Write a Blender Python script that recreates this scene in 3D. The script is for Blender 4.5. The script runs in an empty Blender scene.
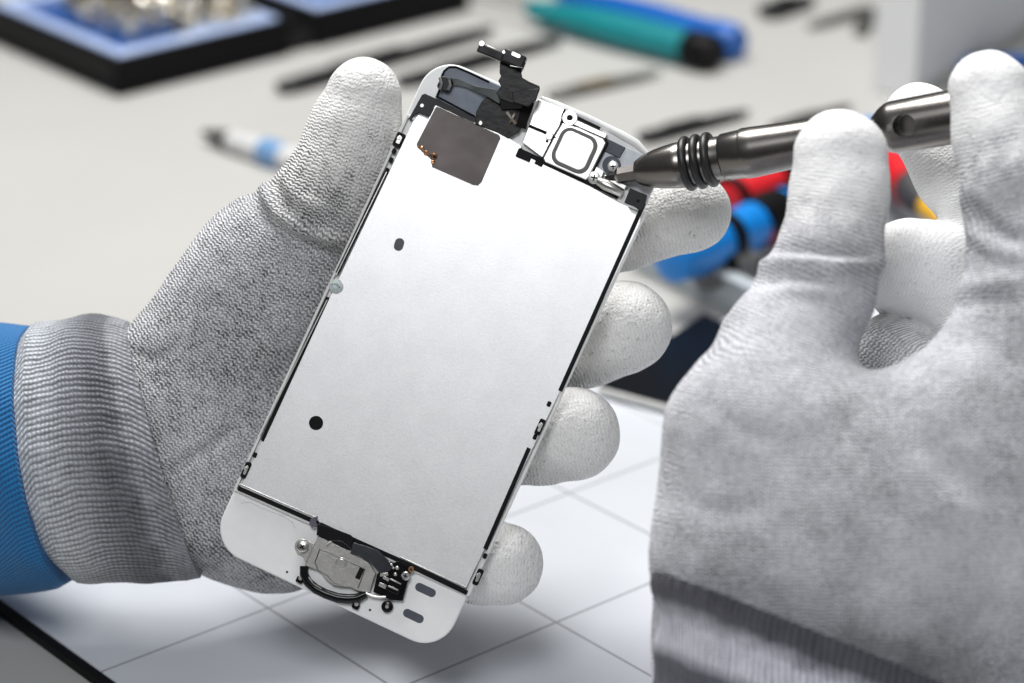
import bpy, bmesh, math, random
import numpy as np
from mathutils import Vector, Matrix, noise as mnoise
random.seed(7); np.random.seed(7)
MM = 0.001
F = 2645.0                         # focal length in pixels of the 1024 px wide picture
S = bpy.context.scene
COL = S.collection

# ------------------------------------------------------------------ camera
PITCH = math.radians(23.0)
CAMH = 322.0
cam_d = bpy.data.cameras.new('camera')
cam = bpy.data.objects.new('camera', cam_d); COL.objects.link(cam)
cam_d.sensor_width = 36.0; cam_d.lens = 36.0 * F / 1024.0
cam_d.clip_start = 0.05; cam_d.clip_end = 50
cam.location = (0, 0, CAMH * MM)
cam.rotation_euler = (math.radians(90) - PITCH, 0, 0)
cam_d.dof.use_dof = True
cam_d.dof.focus_distance = 0.600
cam_d.dof.aperture_fstop = 10.0
S.camera = cam
CM = Matrix.Translation((0, 0, CAMH)) @ Matrix.Rotation(math.radians(90) - PITCH, 4, 'X')   # millimetres

def camv(px, py, D):
    return Vector(((px - 512) * D / F, -(py - 341.5) * D / F, -D))
def cw(px, py, D):                 # point D millimetres deep into the view, in world millimetres
    return CM @ camv(px, py, D)
def T(px, py, z=0.0):              # point on the bench plane at height z
    o = CM.translation; d = (CM.to_3x3() @ camv(px, py, 1.0))
    t = (z - o.z) / d.z
    return o + d * t

# ------------------------------------------------------------------ materials
MATS = {}
class NT:
    def __init__(s, name):
        s.m = bpy.data.materials.new(name); s.m.use_nodes = True
        s.t = s.m.node_tree; s.b = s.t.nodes['Principled BSDF']
    def n(s, typ, **kw):
        nd = s.t.nodes.new(typ)
        for k, v in kw.items():
            if k.startswith('_'): setattr(nd, k[1:], v)
            else: s.put(nd, k, v)
        return nd
    def put(s, nd, k, v):
        k = int(k[1:]) if (k[0] == 'i' and k[1:].isdigit()) else k.replace('__', ' ')
        sock = nd.inputs[k]
        if isinstance(v, bpy.types.NodeSocket): s.t.links.new(v, sock)
        else: sock.default_value = v
    def M(s, op, a, b=0.0, c=0.0):
        nd = s.t.nodes.new('ShaderNodeMath'); nd.operation = op
        for i, v in enumerate((a, b, c)):
            if isinstance(v, bpy.types.NodeSocket): s.t.links.new(v, nd.inputs[i])
            else: nd.inputs[i].default_value = v
        return nd.outputs[0]
    def ramp(s, fac, stops):
        nd = s.t.nodes.new('ShaderNodeValToRGB'); s.t.links.new(fac, nd.inputs[0])
        e = nd.color_ramp.elements
        while len(e) < len(stops): e.new(0.5)
        for x, (p, c) in zip(e, stops):
            x.position = p; x.color = c if len(c) == 4 else (*c, 1)
        return nd.outputs[0]
    def mix(s, fac, a, b, mode='MIX'):
        nd = s.t.nodes.new('ShaderNodeMix'); nd.data_type = 'RGBA'; nd.blend_type = mode
        for i, v in ((0, fac), (6, a), (7, b)):
            if isinstance(v, bpy.types.NodeSocket): s.t.links.new(v, nd.inputs[i])
            else: nd.inputs[i].default_value = v if i == 0 or len(v) == 4 else (*v, 1)
        return nd.outputs[2]
    def obj(s): return s.n('ShaderNodeTexCoord').outputs['Object']
    def noise(s, vec, scale, detail=3.0, rough=0.55):
        nd = s.n('ShaderNodeTexNoise', Vector=vec, Scale=scale, Detail=detail, Roughness=rough)
        return nd.outputs['Fac']
    def bump(s, h, dist, strength=1.0):
        nd = s.n('ShaderNodeBump', Height=h, Distance=dist, Strength=strength)
        s.t.links.new(nd.outputs[0], s.b.inputs['Normal'])

def mat(name, col, rough=0.5, metal=0.0, var=0.12, scale=400.0, bump=0.0, coat=0.0, rvar=0.0, spec=None):
    if name in MATS: return MATS[name]
    k = NT(name)
    v = k.obj(); n = k.noise(v, scale)
    lo = tuple(max(0, c * (1 - var)) for c in col); hi = tuple(min(1, c * (1 + var)) for c in col)
    k.put(k.b, 'Base Color', k.ramp(n, [(0.3, lo), (0.7, hi)]))
    r = k.M('MULTIPLY_ADD', k.noise(v, scale * 0.37), rvar * 2, rough - rvar)
    k.put(k.b, 'Roughness', r)
    k.put(k.b, 'Metallic', metal)
    if coat: k.put(k.b, 'Coat Weight', coat)
    if spec is not None: k.put(k.b, 'Specular IOR Level', spec)
    if bump: k.bump(k.noise(v, scale * 2.3), bump)
    MATS[name] = k.m
    return k.m

def glove_mat(name, row, colw, yarn, coatc, darkamt, dist, zig=0.42, pitamt=0.6, midamt=0.55, bigamt=0.5, lo=.2, hi=.74):
    """machine knit: rows of small V stitches laid out along every finger, white dipped finger ends"""
    k = NT(name)
    at = k.n('ShaderNodeAttribute', _attribute_name='knit')
    v = at.outputs['Vector']
    ct = k.n('ShaderNodeAttribute', _attribute_name='coat').outputs['Fac']
    wob = k.n('ShaderNodeTexNoise', Vector=v, Scale=0.22, Detail=2.0)
    wv = k.n('ShaderNodeVectorMath', _operation='MULTIPLY_ADD')
    k.t.links.new(wob.outputs['Color'], wv.inputs[0]); wv.inputs[1].default_value = (1.6, 1.6, 0); k.t.links.new(v, wv.inputs[2])
    wob2 = k.n('ShaderNodeTexNoise', Vector=v, Scale=1.3, Detail=1.0)
    wv2 = k.n('ShaderNodeVectorMath', _operation='MULTIPLY_ADD')
    k.t.links.new(wob2.outputs['Color'], wv2.inputs[0]); wv2.inputs[1].default_value = (0.3, 0.3, 0); k.t.links.new(wv.outputs[0], wv2.inputs[2])
    sp = k.n('ShaderNodeSeparateXYZ'); k.t.links.new(wv2.outputs[0], sp.inputs[0])
    U = k.M('DIVIDE', sp.outputs[0], colw); V = k.M('DIVIDE', sp.outputs[1], row)
    fu = k.M('ABSOLUTE', k.M('SUBTRACT', k.M('FRACT', U), 0.5))            # 0..0.5
    tri = k.M('MULTIPLY', fu, 2 * zig)
    rows = k.M('MULTIPLY_ADD', k.M('SINE', k.M('MULTIPLY', k.M('ADD', V, tri), 2 * math.pi)), 0.5, 0.5)
    cols = k.M('SUBTRACT', 1.0, k.M('POWER', k.M('ABSOLUTE', k.M('SINE', k.M('MULTIPLY', U, 2 * math.pi))), 1.6))
    cols = k.M('SUBTRACT', 1.0, k.M('MULTIPLY', cols, 0.6))
    h = k.M('MULTIPLY', rows, cols)
    o = k.obj()
    fine = k.noise(o, 2600.0, 3.0, 0.6)
    mid = k.noise(o, 260.0, 3.0, 0.6)
    big = k.noise(o, 45.0, 3.0, 0.55)
    h = k.M('MULTIPLY', h, k.M('MULTIPLY_ADD', mid, 0.7, 0.65))
    h2 = k.M('MULTIPLY_ADD', fine, 0.55, h)
    # the coat breaks up over the knit where it ends
    speck = k.noise(o, 1100.0, 2.0, 0.5)
    cf = k.M('ADD', ct, k.M('MULTIPLY', k.M('SUBTRACT', h2, 0.75), 0.55))
    cf = k.M('ADD', cf, k.M('MULTIPLY', k.M('SUBTRACT', mid, 0.5), 0.9))
    cfr = k.n('ShaderNodeMapRange', _interpolation_type='SMOOTHSTEP', Value=cf, From__Min=0.35, From__Max=0.75).outputs[0]
    # melange yarn; shade in the gaps between stitches is painted into the colour too
    tone = k.M('ADD', k.M('MULTIPLY', h2, 0.72), k.M('MULTIPLY_ADD', speck, 0.75, k.M('MULTIPLY_ADD', mid, midamt, -.2 - midamt / 2)))
    tone = k.M('ADD', tone, k.M('MULTIPLY_ADD', big, bigamt, -bigamt / 2))
    dark = tuple(c * darkamt for c in yarn)
    ycol = k.ramp(tone, [(lo, dark), (hi, yarn), (1.0, tuple(min(.9, c * 1.25) for c in yarn))])
    ccol = k.mix(k.n('ShaderNodeMapRange', Value=h2, From__Min=0.05, From__Max=0.55).outputs[0], tuple(c * 0.78 for c in coatc), coatc)  # coat colour also darkened in the knit grooves, as painted shade
    pit = k.n('ShaderNodeMapRange', Value=k.M('ADD', k.M('MULTIPLY', speck, 1.0), k.M('MULTIPLY', mid, 0.55)), From__Min=0.93, From__Max=1.06).outputs[0]
    ccol = k.mix(k.M('MULTIPLY', pit, pitamt), ccol, tuple(c * .3 for c in yarn))
    k.put(k.b, 'Base Color', k.mix(cfr, ycol, ccol))
    k.put(k.b, 'Roughness', k.M('MULTIPLY_ADD', cfr, -0.25, 0.9))
    k.put(k.b, 'Sheen Weight', 0.12)
    tipf = k.n('ShaderNodeMapRange', _interpolation_type='SMOOTHSTEP', Value=ct, From__Min=0.85, From__Max=1.2).outputs[0]
    hb = k.M('MULTIPLY', h, k.M('SUBTRACT', k.M('MULTIPLY_ADD', cfr, -0.35, 1.0), k.M('MULTIPLY', tipf, 0.5)))
    hb = k.M('MULTIPLY_ADD', fine, k.M('MULTIPLY_ADD', cfr, -0.1, 0.55), hb)
    hb = k.M('MULTIPLY_ADD', speck, k.M('MULTIPLY', cfr, 0.9), hb)
    hb = k.M('ADD', hb, k.M('MULTIPLY', mid, 0.9))
    hb = k.M('MULTIPLY_ADD', k.noise(o, 520.0, 2.0), k.M('MULTIPLY', cfr, 0.6), hb)
    k.bump(hb, dist)
    return k.m

def rib_mat(name, nrib, row, pitch, light, darkc, dist, bands=None):
    """knitted cuff; UV x runs round the wrist 0..1, y along it in mm"""
    k = NT(name)
    v = k.n('ShaderNodeAttribute', _attribute_name='knit').outputs['Vector']
    nz = k.n('ShaderNodeTexNoise', Vector=v, Scale=0.35, Detail=2.0)
    wv = k.n('ShaderNodeVectorMath', _operation='MULTIPLY_ADD')
    k.t.links.new(nz.outputs['Color'], wv.inputs[0]); wv.inputs[1].default_value = (.8, .8, 0); k.t.links.new(v, wv.inputs[2])
    sp = k.n('ShaderNodeSeparateXYZ'); k.t.links.new(wv.outputs[0], sp.inputs[0])
    U = k.M('DIVIDE', sp.outputs[0], pitch); V = k.M('DIVIDE', sp.outputs[1], row)
    a = k.M('MULTIPLY_ADD', k.M('SINE', k.M('MULTIPLY', U, 2 * math.pi)), 0.5, 0.5)
    b = k.M('MULTIPLY_ADD', k.M('SINE', k.M('MULTIPLY', k.M('ADD', V, k.M('MULTIPLY', U, 0.15)), 2 * math.pi)), 0.5, 0.5)
    h = k.M('MULTIPLY', a, k.M('MULTIPLY_ADD', b, 0.65, 0.35))
    o = k.obj(); fine = k.noise(o, 2600.0); mid = k.noise(o, 220.0)
    h = k.M('MULTIPLY_ADD', fine, 0.5, h)
    tone = k.M('MULTIPLY_ADD', mid, 0.5, k.M('MULTIPLY', h, 0.7))
    col = k.ramp(tone, [(0.2, darkc), (0.85, light)])
    if bands:
        sp2 = k.n('ShaderNodeSeparateXYZ'); k.t.links.new(v, sp2.inputs[0])
        q = k.M('DIVIDE', k.M('ADD', sp2.outputs[1], k.M('MULTIPLY', mid, 3.0)), bands[0])
        bc = k.ramp(q, bands[1])
        col = k.mix(1.0, col, bc, 'MULTIPLY')
    k.put(k.b, 'Base Color', col); k.put(k.b, 'Roughness', 0.9); k.put(k.b, 'Sheen Weight', 0.1)
    k.bump(h, dist)
    return k.m

# ------------------------------------------------------------------ object helpers
def tag(o, label=None, cat=None, group=None, kind=None):
    if label: o['label'] = label
    if cat: o['category'] = cat
    if group: o['group'] = group
    if kind: o['kind'] = kind
    return o
def empty(name, loc_mm, label, cat, group=None, rot=None):
    o = bpy.data.objects.new(name, None); COL.objects.link(o)
    o.empty_display_size = 0.01
    m = Matrix.Translation(Vector(loc_mm) * MM)
    if rot is not None: m = m @ rot.to_4x4()
    o.matrix_world = m
    o['mw'] = 0; del o['mw']
    EM[o.name] = m
    return tag(o, label, cat, group)
EM = {}
def obj(name, verts, faces, m, parent=None, smooth=True, local=False, bevel=0.0, mats=None, fmat=None, sharp=40):
    """verts in world mm (or in the parent's own mm when local)"""
    me = bpy.data.meshes.new(name)
    vs = [Vector(v) for v in verts]
    root = parent
    while root is not None and root.type != 'EMPTY' and root.parent is not None: root = root.parent
    if not local and root is not None and root.name in EM:
        inv = EM[root.name].inverted()
        vs = [inv @ (v * MM) for v in vs]
    else:
        vs = [v * MM for v in vs]
    me.from_pydata([tuple(v) for v in vs], [], faces)
    me.update()
    bm = bmesh.new(); bm.from_mesh(me); bmesh.ops.recalc_face_normals(bm, faces=bm.faces); bm.to_mesh(me); bm.free()
    for mm_ in ([m] if mats is None else mats): me.materials.append(mm_)
    if fmat is not None:
        for p, i in zip(me.polygons, fmat): p.material_index = i
    if smooth:
        me.polygons.foreach_set('use_smooth', [True] * len(me.polygons))
        try: me.set_sharp_from_angle(angle=math.radians(sharp))
        except Exception: pass
    o = bpy.data.objects.new(name, me); COL.objects.link(o)
    if parent is not None: o.parent = parent
    if bevel:
        b = o.modifiers.new('bevel', 'BEVEL'); b.width = bevel * MM; b.segments = 2; b.limit_method = 'ANGLE'; b.angle_limit = math.radians(35)
        b.harden_normals = False
    return o

class G:                            # geometry collector
    def __init__(s): s.v = []; s.f = []; s.mi = []
    def add(s, vs, fs, mi=0):
        n = len(s.v); s.v += [Vector(v) for v in vs]; s.f += [tuple(i + n for i in f) for f in fs]; s.mi += [mi] * len(fs)
    def prism(s, poly, z0, z1, mi=0):
        n = len(poly)
        vs = [(x, y, z0) for x, y in poly] + [(x, y, z1) for x, y in poly]
        fs = [tuple(range(n))[::-1], tuple(range(n, 2 * n))] + [(i, (i + 1) % n, n + (i + 1) % n, n + i) for i in range(n)]
        s.add(vs, fs, mi)
    def ring(s, outer, inner, z0, z1, mi=0):
        n = len(outer)
        vs = [(x, y, z0) for x, y in outer] + [(x, y, z0) for x, y in inner] + [(x, y, z1) for x, y in outer] + [(x, y, z1) for x, y in inner]
        fs = []
        for i in range(n):
            j = (i + 1) % n
            fs += [(2*n+i, 2*n+j, 3*n+j, 3*n+i), (i, n+i, n+j, j), (i, j, 2*n+j, 2*n+i), (n+i, 3*n+i, 3*n+j, n+j)]
        s.add(vs, fs, mi)
    def box(s, c, ax, ay, az, mi=0):   # centre and three half vectors
        c, ax, ay, az = map(Vector, (c, ax, ay, az))
        vs = [c + ax * i + ay * j + az * k for k in (-1, 1) for j in (-1, 1) for i in (-1, 1)]
        s.add(vs, [(0,2,3,1), (4,5,7,6), (0,1,5,4), (2,6,7,3), (0,4,6,2), (1,3,7,5)], mi)
    def tube(s, pts, rad, n=12, mi=0, flat=1.0, up=None, caps=True):
        pts = [Vector(p) for p in pts]
        if not hasattr(rad, '__len__'): rad = [rad] * len(pts)
        base = len(s.v); vs = []; u = None
        for i, p in enumerate(pts):
            d = (pts[min(i+1, len(pts)-1)] - pts[max(i-1, 0)]).normalized()
            if u is None:
                u = Vector(up) if up is not None else (Vector((0,0,1)) if abs(d.z) < .9 else Vector((1,0,0)))
            u = (u - d * u.dot(d)).normalized(); w = d.cross(u)
            for k in range(n):
                a = 2 * math.pi * k / n
                vs.append(p + (u * math.cos(a) * flat + w * math.sin(a)) * rad[i])
        fs = [(i*n+k, i*n+(k+1) % n, (i+1)*n+(k+1) % n, (i+1)*n+k) for i in range(len(pts)-1) for k in range(n)]
        if caps: fs += [tuple(range(n))[::-1], tuple((len(pts)-1)*n + k for k in range(n))]
        s.add(vs, fs, mi)
    def lathe(s, a, b, prof, n=40, mi=0, caps=True):  # prof: (distance along, radius) mm
        a = Vector(a); d = (Vector(b) - a).normalized()
        s.tube([a + d * t for t, r in prof], [max(r, 1e-4) for t, r in prof], n, mi, caps=caps)
    def make(s, name, m, parent=None, **kw):
        if isinstance(m, (list, tuple)): return obj(name, s.v, s.f, None, parent, mats=m, fmat=s.mi, **kw)
        return obj(name, s.v, s.f, m, parent, **kw)
def circ(cx, cy, r, n=28, ry=None, rot=0.0):
    ry = r if ry is None else ry
    return [(cx + math.cos(rot)*r*math.cos(a) - math.sin(rot)*ry*math.sin(a), cy + math.sin(rot)*r*math.cos(a) + math.cos(rot)*ry*math.sin(a)) for a in [2*math.pi*i/n for i in range(n)]]
def rrect(cx, cy, w, h, r, rot=0.0, n=6):
    out = []
    for sx, sy, a0 in ((1,1,0), (-1,1,90), (-1,-1,180), (1,-1,270)):
        for i in range(n + 1):
            a = math.radians(a0 + 90 * i / n)
            out.append((sx*(w/2 - r) + r*math.cos(a), sy*(h/2 - r) + r*math.sin(a)))
    c, s_ = math.cos(rot), math.sin(rot)
    return [(cx + x*c - y*s_, cy + x*s_ + y*c) for x, y in out]

# ------------------------------------------------------------------ common materials
white_glass = mat('white panel back', (0.80, 0.81, 0.81), 0.38, var=0.02, rvar=0.05)
white_plastic = mat('white frame plastic', (0.66, 0.66, 0.65), 0.42, var=0.05)
black_gloss = mat('black gloss plastic', (0.004, 0.004, 0.005), 0.2, spec=.25, var=0.3, rvar=0.1)
black_matt = mat('black matt', (0.005, 0.005, 0.006), 0.5, var=0.3, spec=.12)
black_flex = mat('black flex foil', (0.004, 0.004, 0.005), 0.33, spec=.22, var=0.4, bump=0.00008, scale=160, rvar=0.08)
silver = mat('stamped steel', (0.66, 0.65, 0.63), 0.3, 1.0, var=0.06, rvar=0.08)
silver_matt = mat('bead blasted steel', (0.52, 0.51, 0.49), 0.36, 1.0, var=0.08, scale=1500, bump=0.00003, rvar=0.08)
gold = mat('gold contact', (0.55, 0.30, 0.17), 0.3, 1.0)
slate = mat('slate grey foam', (0.06, 0.07, 0.09), 0.6)
film = mat('grey blue film', (0.20, 0.225, 0.27), 0.12, var=0.1, coat=0.6)
panelgrey = mat('grey adhesive', (0.50, 0.53, 0.58), 0.35)

def plate_material():
    k = NT('nickel shield plate')
    o = k.obj(); f = k.noise(o, 2400.0, 4.0, 0.7); g = k.noise(o, 120.0, 3.0, .6)
    t = k.M('MULTIPLY_ADD', f, 0.6, k.M('MULTIPLY', g, 0.4))
    k.put(k.b, 'Base Color', k.ramp(t, [(0.3, (0.72, 0.72, 0.725)), (0.72, (0.86, 0.86, 0.865))]))
    k.put(k.b, 'Metallic', 0.9); k.put(k.b, 'Roughness', k.M('MULTIPLY_ADD', f, 0.12, 0.34))
    k.bump(f, 0.000012); return k.m
plate_m = plate_material()
def sticker_material():
    k = NT('graphite sticker'); o = k.obj()
    k.put(k.b, 'Base Color', k.ramp(k.noise(o, 90.0), [(0.3, (0.055, 0.045, 0.042)), (0.7, (0.10, 0.085, 0.08))]))
    k.put(k.b, 'Metallic', 0.35); k.put(k.b, 'Roughness', 0.38); k.bump(k.noise(o, 60.0), 0.0002); return k.m
sticker_m = sticker_material()

# ------------------------------------------------------------------ telephone screen assembly
rv = Vector((-3.25482e-2, -1.13235e-1, -4.28069e-1)); ang = rv.length
PR = Matrix.Rotation(ang, 4, rv.normalized())
PM = CM @ Matrix.Translation((-17.052, -2.403, -603.05)) @ PR      # local mm to world mm
PI_ = PM.inverted()
def P(px, py, z=0.0):
    o = PI_ @ CM.translation; q = PI_ @ cw(px, py, 600.0); d = q - o
    t = (z - o.z) / d.z; r = o + d * t
    return (r.x, r.y)
def PP(pts, z=0.0): return [P(x, y, z) for x, y in pts]
def wl(x, y, z): return PM @ Vector((x, y, z))
MPX = 0.2275                       # mm for one pixel at the screen assembly

phone = empty('phone_screen', PM.translation, 'white smartphone display assembly seen from its metal back, held upright in the left glove', 'phone screen',
              rot=PM.to_3x3())
def part(g, name, m, parent=phone, **kw):
    kw.setdefault('bevel', 0.12)
    return g.make(name, m, parent, local=True, **kw)

g = G()
W2, H2 = 29.3, 61.9
g.prism(rrect(0, 0, 58.9, 123.8, 7.6, n=10), -1.5, 0.0)
pan = part(g, 'front_panel', white_glass, bevel=0.35)
# thin rim round the display, stepped in from the glass
tl, tr, br, bl = P(408, 117, .5), P(645, 213, .5), P(468, 594, .5), P(236, 489, .5)
def inset(q, d):
    c = Vector((sum(p[0] for p in q)/4, sum(p[1] for p in q)/4)); out = []
    for p in q:
        v = Vector(p) - c; out.append((c.x + v.x*(1 - d/abs(v.x)), c.y + v.y*(1 - d/abs(v.y))))
    return out
def quadring(q, d, n=1): return q, inset(q, d)
g = G(); o_, i_ = quadring(inset([tl, tr, br, bl], -0.45), 0.6); g.ring(o_, i_, 0.002, 0.85)
part(g, 'display_rim', white_plastic, bevel=0.08)
# shield plate
g = G()
plate_poly = PP([(413,121),(418,115),(428,119),(436,104),(470,118),(506,136),(522,146),(519,152),(545,165),(590,186),(619,202),(628,206),(632,212),(641,217),(640,224),(466,588),(240,487)], .9)
g.prism(plate_poly, 0.004, 0.95); plate = part(g, 'shield_plate', plate_m, bevel=0.1)
# black gasket strips: (from, to, width px)
def strip(name, a, b, w, z0, z1, m, **kw):
    a = Vector(P(*a, z1)); b = Vector(P(*b, z1)); d = (b - a).normalized(); n = Vector((-d.y, d.x)) * (w * MPX / 2)
    g = G(); g.prism([tuple(a - n), tuple(b - n), tuple(b + n), tuple(a + n)], z0, z1); return part(g, name, m, **kw)
for a, b, w in (((388,168),(337,273),3.6), ((328,297),(262,441),3.4), ((644,203),(560,391),4.2), ((529,448),(485,549),4.2),
                ((238,488),(318,523),4.6), ((398,560),(467,593),4.6), ((519,150),(640,206),4.6), ((320,524),(398,560),4.0)):
    strip('gasket', a, b, w, 0.6, 1.12, black_matt, bevel=0.06)
for a, b, w in (((386.5,172),(336,275),1.2), ((260,436),(327,300),1.2), ((239,484),(318,519),1.3), ((400,557),(466,588),1.3)):
    strip('trim_wire', a, b, w, 0.7, 1.2, silver, bevel=0.05)
# side clips
def clip(px, py, ang_, w=7, h=17):
    x, y = P(px, py, 1.0); g = G()
    a = math.radians(ang_)
    g.prism(rrect(x, y, w*MPX, h*MPX, 0.4, 0), 0.3, 1.35)
    c = part(g, 'side_clip', black_matt, bevel=0.1)
    g = G(); g.prism(rrect(x + 0.1, y, w*0.5*MPX, h*0.55*MPX, 0.3, 0), 1.2, 1.75); g.prism(circ(x - .15, y + .3, .42, 12), 1.3, 1.95)
    part(g, 'spring_contact', silver, c, bevel=0.08)
for q in ((399,140,-25,9,15), (246,470,-25,6,17), (540,427,-25,6,17), (478,577,-25,6,17)): clip(*q)
for q in ((394,151),(255,455),(549,404),(535,437),(485,556),(391,160)):
    g = G(); g.prism(rrect(*P(*q, 1.0), 4*MPX, 5.5*MPX, 0.3, 0), 0.6, 1.15); part(g, 'edge_catch', black_matt, bevel=0.08)
# holes and dot on the plate
g = G(); g.prism(circ(*P(316,423,1), 7.2*MPX, 32), 0.9, 0.985); part(g, 'round_hole', black_matt, bevel=0)
g = G(); g.prism(rrect(*P(399,244.5,1), 9.5*MPX, 13*MPX, 4.6*MPX, .12), 0.9, 0.985); part(g, 'oval_hole', mat('dark grey adhesive', (0.06,0.062,0.065), .5), bevel=0)
k = NT('clear rubber'); k.put(k.b, 'Base Color', (0.55, 0.62, 0.62, 1)); k.put(k.b, 'Roughness', 0.3)
k.put(k.b, 'Subsurface Weight', 0.3); k.put(k.b, 'Subsurface Scale', 0.002)
k.put(k.b, 'Base Color', k.ramp(k.noise(k.obj(), 500.0), [(0.3, (0.42,0.48,0.48)), (0.7, (0.58,0.63,0.62))]))
g = G(); x, y = P(336,286,1.2); g.lathe((x,y,.9), (x,y,3), [(0, 1.65), (.35, 1.65), (.6, 1.3), (.62, .8), (.45, .7), (.45, 0.01)], 28); part(g, 'rubber_dot', k.m, bevel=0)
# graphite sticker
g = G(); g.prism(PP([(435.5,107.5),(437.5,106.5),(499,135),(500.5,138),(481.5,182),(478,185.5),(473,185),(432,167),(431.5,160),(417,146.5),(416.5,144)], 1.1), 0.9, 1.03)
part(g, 'graphite_sticker', sticker_m, bevel=0)
g = G(); g.ring(PP([(434,105),(501,134),(499.5,137.5),(433.2,108)], 1.0), PP([(435.5,106.7),(499.5,134.8),(499,136.2),(434.7,108)], 1.0), .94, 1.0)
part(g, 'sticker_edge', silver, bevel=0)
g = G()
for q, r in (((422,148), 2.2), ((426,153), 2.6), ((434,156), 3.6), ((433,162), 2.2)):
    x, y = P(*q, 1.2); g.lathe((x,y,1.0), (x,y,3), [(0, r*MPX), (.3, r*MPX*.9), (.5, r*MPX*.4), (.35, .01)], 14)
g.tube([(*P(418,146,1),1.2), (*P(425,152,1),1.5), (*P(430,155,1),1.25)], .28, 8); part(g, 'gold_contact', gold, bevel=0)
g = G(); x, y = P(434.5,157,1.4); g.prism(circ(x, y, .38, 12), 1.4, 1.56); part(g, 'contact_hole', black_matt, bevel=0)
# upper left: clear film with the sensor flex
g = G(); g.prism(PP([(435,97),(438,90),(441,74),(447,66.5),(455,66),(500,86),(507,92),(500,130),(476,124.5)], .6), 0.003, 0.55)
part(g, 'clear_film', film, bevel=0.1)
g = G(); g.tube([(*P(x, y, .8), .72) for x, y in ((437,97),(440,88),(441.5,78),(444,71),(449,67),(456,67),(470,73),(489,82))], .24, 8); part(g, 'film_outline', black_gloss, bevel=0)
g = G(); g.tube([(*P(x, y, .8), .66) for x, y in ((438,97),(455,106),(474,116),(477,123))], .22, 8); part(g, 'film_outline', black_gloss, bevel=0)
g = G(); g.prism(PP([(422,94.5),(425,93.5),(437,99),(476,118),(475,125),(436,105.5),(430,117),(419,112.5),(415,115),(410,121),(409,118)], 1.0), 0.3, 1.0)
cp = part(g, 'corner_plate', mat('dark corner foil', (0.022, 0.023, 0.026), .45, spec=.2))
g = G(); g.prism(circ(*P(422,105.5,1), .4, 12), .95, 1.06); part(g, 'corner_hole', silver, cp, bevel=0)
g = G(); a = -.45
x, y = P(445,84,2); g.prism(rrect(x, y, 3.1, 3.1, .7, 0), .5, 2.1)
sb = part(g, 'light_sensor', black_gloss, bevel=.25)
g = G(); g.tube([(*P(440,78,2), 2.2), (*P(442,84,2), 2.45), (*P(440,90,2), 2.2)], .4, 8); g.tube([(*P(449,80,2), 2.1), (*P(450.5,85,2), 2.3), (*P(448,90,2), 2.1)], .34, 8); part(g, 'sensor_painted_glint', silver, sb, bevel=0)  # silver tubes modelled as the highlights on the sensor, not a part
g = G()
def ribbon(path, wpx, th):          # path of (px, py, z) in the screen's own space
    pts = [Vector((*P(x, y, z), z)) for x, y, z in path]
    n = len(pts); vs = []
    for i, p in enumerate(pts):
        d = (pts[min(i+1, n-1)] - pts[max(i-1, 0)]); d.normalize()
        s_ = d.cross(Vector((0,0,1))); s_.normalize(); u = s_.cross(d)
        w = (wpx[i] if hasattr(wpx, '__len__') else wpx) * MPX / 2
        vs += [p - s_*w, p + s_*w, p + s_*w + u*th, p - s_*w + u*th]
    fs = [(4*i+a_, 4*i+(a_+1) % 4, 4*i+4+(a_+1) % 4, 4*i+4+a_) for i in range(n-1) for a_ in range(4)] + [(0,1,2,3), (4*n-4,4*n-3,4*n-2,4*n-1)]
    return vs, fs
g.add(*ribbon([(450,82,1.0),(458,82,1.3),(466,85,1.2),(476,89,1.6),(490,93,2.4),(502,98,2.6)], [8,7,5,5,9,13], .25))
part(g, 'sensor_flex', mat('dark green flex', (0.02, 0.03, 0.028), .4, var=.3), bevel=0.05)
# black camera flex standing off the panel
g = G()
g.prism(PP([(475,124),(476,112),(482,101),(493,92),(500,90),(518,98),(532,104),(524,122),(519,132),(508,138),(497,132)], 1.4), .9, 1.5)
g.add(*ribbon([(521,128,1.2),(523,120,1.5),(527,109,1.7),(530,101,2.2)], [11,10,11,10], .5))
part(g, 'camera_flex', black_flex, bevel=.1)
g = G()
g.add(*ribbon([(512,108,1.6),(511,100,3.0),(512,92,4.4)], [22,22,20], .6))
g.prism(PP([(500,60),(499.5,73),(501,76),(498,81),(501,86),(496,93),(500,99),(512,103),(521,106),(530,103),(535,97),(539,91),(539.5,86),(530,82),(522,77.5),(521,72),(524,67),(512,62)], 5.8), 4.6, 5.8)
g.prism(PP([(512,92),(540,88),(536,100),(528,107),(513,102)], 6.2), 5.7, 6.2)
part(g, 'camera_flex_fold', black_flex, bevel=.15)
g = G()
def lbar(a, b, w, z0, z1):
    a = Vector(P(*a, z1)); b = Vector(P(*b, z1)); d = (b - a).normalized(); n = Vector((-d.y, d.x)) * (w * MPX / 2)
    g.prism([tuple(a - n), tuple(b - n), tuple(b + n), tuple(a + n)], z0, z1)
lbar((478,47),(524,66), 9, 6.4, 7.8); lbar((503,54),(524,63), 13, 6.0, 8.4)
cb = part(g, 'camera_bar', black_gloss, bevel=.3)
g = G(); x, y = P(482,43.5,8); g.lathe((x,y,7.4), (x,y,12), [(0,.75),(.6,.75),(.8,.6),(.8,.01)], 18); part(g, 'bar_pin', silver, cb, bevel=0)
g = G(); x, y = P(516,55,8.6); g.prism(rrect(x, y, 2.2, .9, .4, 0), 8.3, 8.7); g.tube([(*P(486,45,8), 7.95), (*P(500,51,8), 7.95)], .12, 6); g.tube([(*P(510,66,8), 8.45), (*P(523,68,8), 8.3)], .1, 6)
x, y = P(504,52.5,8); g.prism(circ(x, y, .38, 12), 8.3, 8.6); part(g, 'bar_glint', silver, cb, bevel=0.1)  # silver pieces stand in for highlights along the bar
g = G()
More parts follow.
